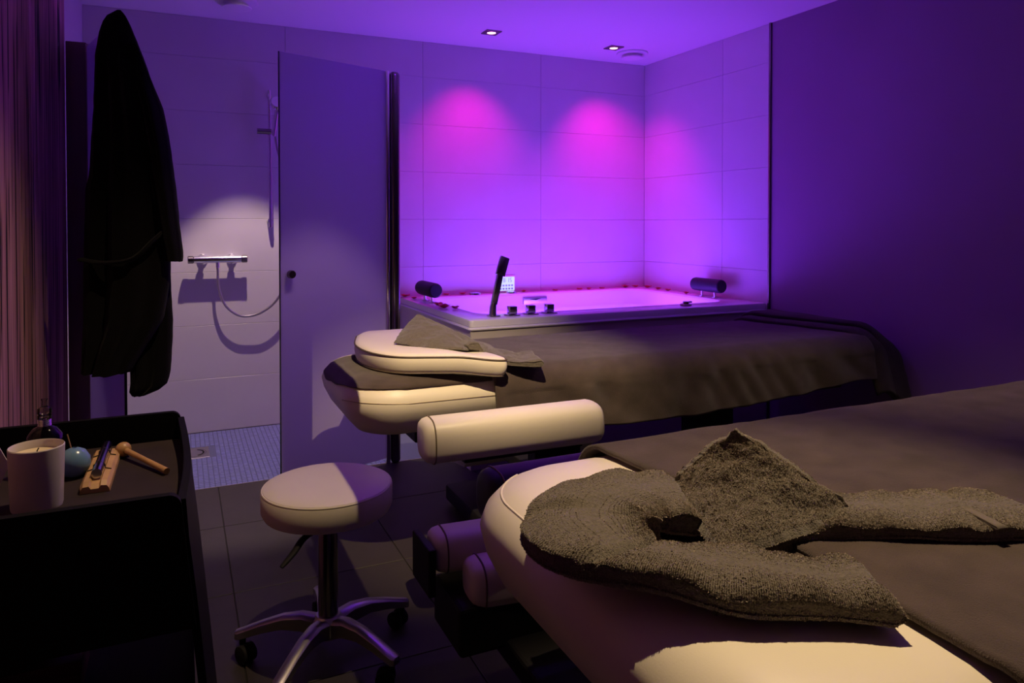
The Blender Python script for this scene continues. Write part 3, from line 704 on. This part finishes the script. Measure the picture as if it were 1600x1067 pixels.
# ------------------------------------------------------------------ towels
def pile(o_amp, p_): return o_amp * (random.random() - .5)
def band(name, mat_, path, width, thick, parent=None, seed=0, res=.0024, amp=.0008, tilt=None, puff=1.0, n_s=None, groove=None):
    """a towel folded lengthwise: flat rounded band swept along a path"""
    P_ = catmull(path, 14); cl = [0]
    for a, b in zip(P_, P_[1:]): cl.append(cl[-1] + (b - a).length)
    L = cl[-1]; ns = n_s or max(24, int(L / res)); per = 2 * ((width(.5) if callable(width) else width) + thick); nk = max(40, int(per / res))
    def pos(s_):
        for i in range(len(cl) - 1):
            if s_ <= cl[i + 1]:
                t = (s_ - cl[i]) / max(1e-9, cl[i + 1] - cl[i]); return P_[i].lerp(P_[i + 1], t)
        return P_[-1]
    rings = []
    for i in range(ns + 1):
        s_ = L * i / ns; c = pos(s_); d = (pos(min(L, s_ + .012)) - pos(max(0, s_ - .012))).normalized()
        sd = Vector((d.y, -d.x, 0)).normalized(); up = sd.cross(d)
        if up.z < 0: up = -up
        u = s_ / L; wv = width(u) if callable(width) else width; th = thick * (1 + .25 * nz(u * 6, seed, 0))
        tl = tilt(u) if tilt else 0
        endr = min(1, sqrt(max(0.02, min(s_, L - s_) / (thick * .35))))
        ring_ = []
        for k in range(nk):
            a = 2 * pi * k / nk; cc, ss = cos(a), sin(a)
            x = wv / 2 * (abs(cc) ** .45) * (1 if cc >= 0 else -1); z = th / 2 * endr * (abs(ss) ** .55) * (1 if ss >= 0 else -1)
            lump = .010 * nz(s_ * 14, x * 14, seed) * puff + .006 * nz(s_ * 30, x * 26, seed + 2) * puff
            if ss > 0: z += lump
            if groove and ss > .1: z += groove(u, x)
            # crease between the two folded layers along the edge
            if abs(ss) < .22: x *= .965
            nrm = (sd * cc * .5 + up * ss)
            q = c + sd * x + up * (z + tl * x)
            q += nrm * (amp * (random.random() - .5) * 2 + 2.2 * amp * noise.noise(q * 230))
            ring_.append(q)
        rings.append(ring_)
    return G().loft(rings).build(name, mat_, parent, ang=80)

def tent(name, Lp, A, R, B, K, parent, seed, bulge=.02, n=110, amp=.0005, thick=.020):
    """corner of a folded towel propped up: front diamond L-A-R-B and a back L-A-R-K"""
    Lp, A, R, B, K = map(Vector, (Lp, A, R, B, K)); g = G()
    def patch(b, sgn, bl, rc=.09):
        nonlocal A, R, Lp
        nrm = (R - Lp).cross(b - A).normalized()
        if nrm.z < 0: nrm = -nrm
        rows = []
        for i in range(n + 1):
            u = i / n; row = []
            for j in range(n + 1):
                v = j / n
                # rounded corners: pull parameters toward the middle near corners
                q = A * (1 - u) * (1 - v) + R * u * (1 - v) + b * u * v + Lp * (1 - u) * v
                c_ = (A + R + b + Lp) * .25; eu, ev = abs(2 * u - 1), abs(2 * v - 1)
                q = q.lerp(c_, rc * (eu * ev) ** 4)
                h_ = bl * (1 - eu ** 2.4) * (1 - ev ** 2.4) + .010 * nz(u * 4, v * 4, seed) * (1 - (eu * ev) ** 4) + .004 * nz(u * 11, v * 11, seed + 5)
                q = q + nrm * h_; q += nrm * (3.2 * amp * noise.noise(q * 230)) + Vector([amp * (random.random() - .5) * 2 for _ in range(3)])
                row.append(q)
            rows.append(row)
        return rows
    def solid(rows, th):
        top = rows; c_ = sum((r for row in rows for r in row), Vector()) / (len(rows) * len(rows[0]))
        m = len(rows); k = len(rows[0]); vv = []; ff = []
        for row in top: vv += row
        nr = (rows[-1][0] - rows[0][-1]).cross(rows[-1][-1] - rows[0][0]).normalized()
        if nr.z < 0: nr = -nr
        # rounded lip: two inner rows of the rim, then underside
        und = []
        for i in range(m):
            for j in range(k):
                eu, ev = abs(2 * i / (m - 1) - 1), abs(2 * j / (k - 1) - 1); e_ = max(eu, ev)
                und.append(rows[i][j] - nr * th * (1 - .35 * e_ ** 8) + (c_ - rows[i][j]) * .0)
        vv += und; N_ = m * k
        for i in range(m - 1):
            for j in range(k - 1):
                a = i * k + j; ff.append((a, a + 1, a + 1 + k, a + k)); ff.append((N_ + a, N_ + a + k, N_ + a + 1 + k, N_ + a + 1))
        per = [j for j in range(k)] + [i * k + k - 1 for i in range(1, m)] + [(m - 1) * k + j for j in range(k - 2, -1, -1)] + [i * k for i in range(m - 2, 0, -1)]
        # side wall with one bulging mid row
        base = len(vv)
        for p_ in per:
            out = (vv[p_] - c_); out = (out - nr * out.dot(nr)).normalized(); vv.append((vv[p_] + vv[N_ + p_]) * .5 + out * (th * .45 + 3 * amp * noise.noise(vv[p_] * 200)))
        q = len(per)
        for i in range(q):
            a, b = per[i], per[(i + 1) % q]; ma, mb = base + i, base + (i + 1) % q
            ff.append((a, b, mb, ma)); ff.append((ma, mb, N_ + b, N_ + a))
        g.add(vv, ff)
    front = patch(B, 1, bulge)
    bk = (K - A); bk.z = 0; bk = bk.normalized() * .002 - Vector((0, 0, .003)); A0, R0, L0 = A, R, Lp
    A = A + bk; R = R + bk; Lp = Lp + bk
    back = patch(K, 1, .004, .0); A, R, Lp = A0, R0, L0
    solid(front, thick); solid(back, thick * .5)
    return g.build(name, M_towel, parent, ang=80)

def terry_pile(src, dens=1.0, ln=.0020, wd=.0011):
    """short loops standing on the towel surface, one joined mesh"""
    me = src.data; rnd = random.Random(5); vv = []; ff = []; o_ = off(src)
    for v in me.vertices:
        if v.normal.z < -.9 or rnd.random() > dens: continue
        n = (v.normal + Vector((rnd.uniform(-.7, .7), rnd.uniform(-.7, .7), rnd.uniform(-.3, .5)))).normalized()
        a = n.cross(Vector((rnd.uniform(-1, 1), rnd.uniform(-1, 1), rnd.uniform(-1, 1))))
        if a.length < 1e-3: continue
        a = a.normalized() * wd; b = n.cross(a); c = v.co + o_ - v.normal * .0006; l_ = ln * rnd.uniform(.55, 1.1); k = len(vv)
        bend = Vector((rnd.uniform(-.3, .3), rnd.uniform(-.3, .3), 0)) * ln
        vv += [c - a, c + a, c + n * l_ * .7 + a * .9 + bend, c + n * l_ * .7 - a * .9 + bend, c - b, c + b, c + n * l_ + bend]
        ff += [(k, k + 1, k + 2, k + 3), (k + 4, k + 5, k + 6)]
    g = G(); g.v = [tuple(p_) for p_ in vv]; g.f = ff
    me2 = bpy.data.meshes.new('terry_pile'); oo = off(src); me2.from_pydata([(p_[0] - oo.x, p_[1] - oo.y, p_[2] - oo.z) for p_ in g.v], [], g.f); me2.update(); me2.materials.append(M_pile)
    o = bpy.data.objects.new('terry_pile', me2); col.objects.link(o); o.parent = src; o['kind'] = 'stuff'; return o
M_pile = mat('grey_terry_loops', (.40, .335, .265), 1.0, spec=.0, var=(160, .22))
Z2 = .782
o = G().grid([[(.60 + .24 * i / 20 + .006 * nz(j * .4, 0, 3), .70 + .33 * j / 20 + .006 * nz(i * .4, 0, 1), Z2 - .007 + .002 * nz(i * .6, j * .6, 0)) for i in range(21)] for j in range(21)]).build('face_cloth', M_cover, ang=70)
md = o.modifiers.new('thickness', 'SOLIDIFY'); md.thickness = .006; md.offset = 1
tag(o, 'flat dark brown cloth showing inside the loop of the grey towel', 'cloth')
t = thing('looped_towel', 'grey terry towel folded into a U on the foreground headrest', 'towel', (.6, .85, Z2), 'grey terry towels')
lo_ = band('loop', M_towel, [(.752, .953, Z2 + .018), (.715, .966, Z2 + .026), (.660, .978, Z2 + .032), (.592, .965, Z2 + .030), (.550, .915, Z2 + .020), (.548, .855, Z2 + .014), (.585, .785, Z2 + .022), (.645, .72, Z2 + .022), (.715, .672, Z2 + .020), (.80, .630, Z2 + .016)],
     lambda u: lerp(.205, .130, sstep(.35, .6, u)) + .01 * sin(u * 20), .040, t, seed=3, tilt=lambda u: .10 * sstep(.3, .5, u) * (1 - sstep(.6, .75, u)),
     groove=lambda u, x: .009 * (1 - sstep(.47, .52, u + .3 * x)) * sstep(.25, .45, u) - .016 * math.exp(-((u + .3 * x - .51) / .014) ** 2) - .010 * math.exp(-((u - .28 - .5 * x) / .015) ** 2) * (x > 0))
terry_pile(lo_)
t = thing('propped_towel', 'grey terry towel with its folded corner propped up, lying on the foreground couch', 'towel', (.9, .85, Z2), 'grey terry towels')
tn_ = tent('propped_corner', (.757, .990, .828), (.831, .923, .926), (.948, .794, .820), (.682, .782, .806), (.98, 1.0, .795), t, 2.0, bulge=.016, thick=.026)
ta_ = band('tail', M_towel, [(.735, .815, Z2 + .006), (.82, .825, Z2 + .008), (.90, .82, Z2 + .014), (.98, .795, Z2 + .020), (1.06, .755, Z2 + .022), (1.14, .725, Z2 + .020), (1.225, .700, Z2 + .016)], lambda u: .075 + .075 * sstep(.1, .7, u), .034, t, seed=8)
terry_pile(tn_); terry_pile(ta_)
# woven border across the tail
o = band('woven_border', M_hem, [(1.105, .785, Z2 + .0365), (1.10, .72, Z2 + .0375), (1.092, .655, Z2 + .032)], .016, .008, t, seed=1, amp=.0002, puff=0, res=.004)

t = thing('propped_towel', 'grey terry towel with a peaked fold, lying on the cream face pad', 'towel', (.9, 2.6, .80), 'grey terry towels')
tent('propped_corner', (.752, 2.73, .803), (.888, 2.865, .893), (1.10, 2.66, .780), (.958, 2.515, .797), (1.05, 2.93, .79), t, 5.0, n=50, amp=.0007, bulge=.022, thick=.018)
band('tail', M_towel, [(.98, 2.60, .800), (1.05, 2.60, .785), (1.11, 2.57, .752), (1.18, 2.53, .737), (1.265, 2.505, .734)], lambda u: .13 + .08 * sstep(.3, .8, u), .030, t, seed=4, res=.005, amp=.0007)

# ------------------------------------------------------------------ rolling stool
SX, SY, SZ = .385, 2.115, .515
st = thing('rolling_stool', 'round white leather stool on a five-legged caster base', 'stool', (SX, SY, 0))
RS = .185
G().lathe([(.0001, SZ - .085), (.165, SZ - .085), (.178, SZ - .080), (RS, SZ - .066), (RS, SZ - .016), (RS - .006, SZ - .006), (RS - .02, SZ), (.12, SZ + .004), (.06, SZ + .005), (.0001, SZ + .006)], (SX, SY, 0), 64).build('seat', M_leather, st)
G().tube([(SX + (RS - .004) * cos(2 * pi * k / 64), SY + (RS - .004) * sin(2 * pi * k / 64), SZ - .010) for k in range(65)], .0028, 6).build('piping', M_leather_seam, st)
G().lathe([(.0001, SZ - .098), (.09, SZ - .098), (.10, SZ - .085), (.0001, SZ - .085)], (SX, SY, 0), 32).build('seat_plate', M_blackmat, st)
G().lathe([(.0001, .30), (.013, .30), (.013, SZ - .095), (.0001, SZ - .095)], (SX, SY, 0), 20).build('gas_rod', M_chrome, st)
G().lathe([(.0001, .10), (.028, .10), (.0285, .14), (.027, .385), (.024, .392), (.0001, .392)], (SX, SY, 0), 28).build('column', M_dchrome, st)
lv = catmull([(SX - .03, SY - .09, SZ - .092), (SX - .085, SY - .125, SZ - .10), (SX - .115, SY - .145, SZ - .125), (SX - .15, SY - .165, SZ - .150)], 6)
G().tube(lv, [.007 + .004 * sin(pi * i / (len(lv) - 1)) for i in range(len(lv))], 10, flat=.6).build('height_lever', M_blackmat, st)
bs = G().lathe([(.0001, .070), (.042, .070), (.046, .085), (.044, .118), (.034, .130), (.0001, .132)], (SX, SY, 0), 30)
bs.build('hub', M_steel, st)
M_leg = mat('cast_aluminium_leg', (.40, .36, .38), .38, metal=1)
for k in range(5):
    a = radians(158.4 + 72 * k - 0.0); c, s_ = cos(a), sin(a)
    rings = []
    for r_, z, wd, ht in ((.030, .098, .026, .026), (.075, .112, .022, .022), (.13, .112, .019, .017), (.19, .098, .017, .014), (.235, .084, .017, .012), (.256, .078, .017, .011), (.264, .077, .012, .010)):
        rings.append([(SX + r_ * c - y_ * s_, SY + r_ * s_ + y_ * c, z + z_) for y_, z_ in ((-wd, -ht), (wd, -ht), (wd, ht * .6), (wd * .6, ht), (-wd * .6, ht), (-wd, ht * .6))])
    lg = G().loft(rings).build('leg', M_leg, st, ang=45)
    tx, ty = SX + .245 * c, SY + .245 * s_
    cs = G().lathe([(.0001, .048), (.009, .048), (.009, .080), (.0001, .080)], (tx, ty, 0), 14)
    b2 = a + (.9, -.6, 2.2, .4, 1.7)[k]; dx, dy = cos(b2), sin(b2); cx_, cy_ = tx - .016 * dy, ty + .016 * dx
    hood = [(cx_ + .0, cy_ + .0, .026)]
    for sgn in (-1, 1):
        q0 = Vector((cx_ + dx * .006 * sgn, cy_ + dy * .006 * sgn, .026)); q1 = Vector((cx_ + dx * .022 * sgn, cy_ + dy * .022 * sgn, .026))
        cs.tube([q0, q0.lerp(q1, .15), q0.lerp(q1, .85), q1], [.022, .026, .026, .020], 20)
    cs.build('caster', M_rubber, lg)

# ------------------------------------------------------------------ black trolley
tx0, tx1, ty0, ty1, tz = -.435, .0, 1.18, 1.70, .86
tl = thing('trolley', 'black lacquered spa trolley with a high-sided tray top', 'trolley', (-.22, 1.44, 0))
G().box(tx0 + .012, tx1 + .006, ty0 + .006, ty1 - .012, .785, .803).build('tray_floor', M_tray, tl, smooth=False)
def upright(name, y, th, zlo):
    n = 10; top = []
    for sgn, xa in ((1, tx1), (-1, tx0)):
        pass
    r = .018; prof = [(tx0, zlo), (tx1 + (.026 * (tz - zlo) / .285), zlo)]
    for k in range(n + 1): a = .5 * pi * k / n; prof.append((tx1 - r + r * cos(a), tz - r + r * sin(a)))
    for k in range(n + 1): a = .5 * pi * (1 + k / n); prof.append((tx0 + r + r * cos(a), tz - r + r * sin(a)))
    G().loft([[(x, y - th / 2, z) for x, z in prof], [(x, y + th / 2, z) for x, z in prof]]).build(name, M_black, tl, ang=30)
upright('front_panel', ty0, .014, .655); upright('back_panel', ty1, .014, .72)
def side(x, sg, name):
    rows = []
    for zz, dx in ((tz - .012, 0), (.79, .004), (.70, .014), (.50, .033), (.20, .060), (.06, .072)):
        rows.append([(x + sg * (dx + .010 * sin(pi * k / 16)) + o_, lerp(ty0 + .005, ty1 - .005, k / 16), zz + (-.010 * sin(pi * k / 16) if zz > .8 else 0)) for o_ in (-.006, .006) for k in (range(17) if o_ < 0 else range(16, -1, -1))])
    G().loft(rows).build(name, M_black, tl, ang=40)
side(tx1, 1, 'side_panel')
side(tx0 + .05, -.2, 'side_panel')
G().box(tx0 + .02, tx1 + .02, ty0 + .02, ty1 - .02, .425, .440).build('shelf', M_black, tl, smooth=False)
G().box(tx0 + .02, tx1 + .05, ty0 + .02, ty1 - .02, .10, .115).build('bottom_shelf', M_black, tl, smooth=False)
for x, y in ((tx0 + .05, ty0 + .06), (tx0 + .05, ty1 - .06), (tx1 + .03, ty0 + .06), (tx1 + .03, ty1 - .06)):
    G().tube([(x - .012, y, .03), (x - .009, y, .03), (x + .009, y, .03), (x + .012, y, .03)], [.024, .03, .03, .024], 18).cyl((x, y, .03), (x, y, .10), .009, 10).build('caster', M_rubber, tl)
o = thing('storage_box', 'dim dark red box on the trolley shelf', 'box', (-.24, 1.50, .44)); G().box(-.31, -.16, 1.43, 1.57, .441, .50, .004).build('body', M_red, o); G().box(-.312, -.158, 1.428, 1.572, .485, .51, .004).build('lid', M_red, o)
o = thing('bowl', 'dark rounded bowl standing on the red box in the trolley', 'bowl', (-.24, 1.50, .51)); G().lathe([(.0001, .511), (.03, .511), (.055, .535), (.062, .565), (.058, .565), (.05, .538), (.028, .518), (.0001, .517)], (-.24, 1.50, 0), 32).build('body', M_rubber, o)

# things on the tray
TT = .8035
cx_, cy_ = -.212, 1.375
cd = thing('candle', 'unlit cream candle in a plain white pot at the tray front', 'candle', (cx_, cy_, TT))
G().lathe([(.0001, TT), (.0355, TT), (.0365, TT + .004), (.0395, TT + .098), (.0385, TT + .0995), (.0375, TT + .098), (.0365, TT + .080), (.0001, TT + .0795)], (cx_, cy_, 0), 48).build('pot', M_candle, cd)
G().lathe([(.0001, TT + .079), (.0358, TT + .080), (.0362, TT + .0865), (.033, TT + .085), (.008, TT + .0835), (.0001, TT + .0835)], (cx_, cy_, 0), 40).build('wax', M_wax, cd)
G().tube([(cx_, cy_, TT + .083), (cx_ + .001, cy_, TT + .091), (cx_ + .003, cy_, TT + .095)], .0011, 6).build('wick', M_string, cd)
cx_, cy_ = -.226, 1.550
bt = thing('glass_bottle', 'clear round-shouldered glass bottle with a stopper behind the candle', 'bottle', (cx_, cy_, TT))
G().lathe([(.0001, TT), (.026, TT), (.0295, TT + .004), (.0305, TT + .056), (.028, TT + .072), (.019, TT + .084), (.0105, TT + .089), (.0095, TT + .100), (.0115, TT + .102), (.0115, TT + .108), (.009, TT + .109), (.0001, TT + .109)], (cx_, cy_, 0), 36).build('body', M_bottle, bt)
G().lathe([(.0001, TT + .001), (.0225, TT + .002), (.0225, TT + .030), (.0001, TT + .030)], (cx_, cy_, 0), 30).build('oil', clear('pale_oil', (.62, .50, .48)), bt)
G().lathe([(.0001, TT + .106), (.008, TT + .107), (.012, TT + .112), (.0115, TT + .120), (.005, TT + .124), (.0045, TT + .134), (.0055, TT + .138), (.0001, TT + .139)], (cx_, cy_, 0), 24).build('stopper', M_bottle, bt)
for k in range(7): G().tube([(cx_ + .0098 * cos(2 * pi * j / 20), cy_ + .0098 * sin(2 * pi * j / 20), TT + .0895 + .0018 * k) for j in range(21)], .0011, 6).build('wire_turn', M_chrome, bt)
cx_, cy_ = -.176, 1.515
pt = thing('diffuser_pot', 'small round blue glazed pot with one reed beside the bottle', 'pot', (cx_, cy_, TT))
G().lathe([(.0001, TT), (.012, TT), (.021, TT + .006), (.0265, TT + .020), (.0255, TT + .034), (.018, TT + .046), (.008, TT + .051), (.005, TT + .052), (.0045, TT + .046), (.0001, TT + .045)], (cx_, cy_, 0), 36).build('body', M_bluepot, pt)
G().cyl((cx_ - .002, cy_, TT + .040), (cx_ - .011, cy_ + .004, TT + .076), .0011, 8).build('reed', M_wood, pt)
# energy chime
ch = thing('wooden_chime', 'wooden energy chime bar with a polished metal tube strung on it', 'chime', (-.128, 1.50, TT))
a = Vector((-.134, 1.405, 0)); b = Vector((-.131, 1.615, 0)); d = (b - a).normalized(); sd = Vector((d.y, -d.x, 0)); L = (b - a).length
Mc = Matrix(((sd.x, d.x, 0, a.x), (sd.y, d.y, 0, a.y), (0, 0, 1, TT), (0, 0, 0, 1)))
blk = G()
for y_, ins, z1 in (): pass
rings = []
for y_, e_ in ((0, .006), (.010, 0), (L - .010, 0), (L, .006)):
    rings.append([Mc @ Vector(q) for q in ((-.023, y_, 0), (.023, y_, 0), (.023 - e_ * .3, y_, .010 - e_ * .6), (.018, y_, .017 - e_), (.009, y_, .018 - e_), (.006, y_, .013 - e_), (-.006, y_, .013 - e_), (-.009, y_, .018 - e_), (-.018, y_, .017 - e_), (-.023 + e_ * .3, y_, .010 - e_ * .6))])
blk.loft(rings).build('block', M_wood, ch, ang=25)
tb = G(); pts = [Mc @ Vector((0, y_, .024)) for y_ in (.028, L - .005)]; tb.tube(pts, .0085, 20).build('tube', M_silver, ch)
for y_ in (.070, .155): G().tube([Mc @ Vector(q) for q in ((-.019, y_, .0175), (-.010, y_, .020), (-.0088, y_, .027), (0, y_, .0335), (.0088, y_, .027), (.010, y_, .020), (.019, y_, .0175))], .0011, 6).build('cord', M_string, ch)
ml = thing('chime_mallet', 'small turned wooden mallet leaning beside the chime', 'mallet', (-.06, 1.53, TT))
hd_ = G().sphere((-.103, 1.600, TT + .0145), .0145, 24, 14, (1, 1, 1)).build('head', M_wooddark, ml)
G().tube([(-.097, 1.590, TT + .0145), (-.06, 1.520, TT + .011), (-.024, 1.452, TT + .0065)], [.0052, .0048, .0060], 12).build('handle', M_wooddark, ml)
# white card at the left edge
tp = [(-.262, .856), (-.283, .806), (-.318, .806), (-.330, .856), (-.300, .912), (-.284, .905)]
cdp = G().loft([[(x, 1.449, z) for x, z in tp], [(x, 1.4515, z) for x, z in tp]])
o = cdp.build('folded_card', M_paper); tag(o, 'white card standing at the left edge of the tray', 'card')
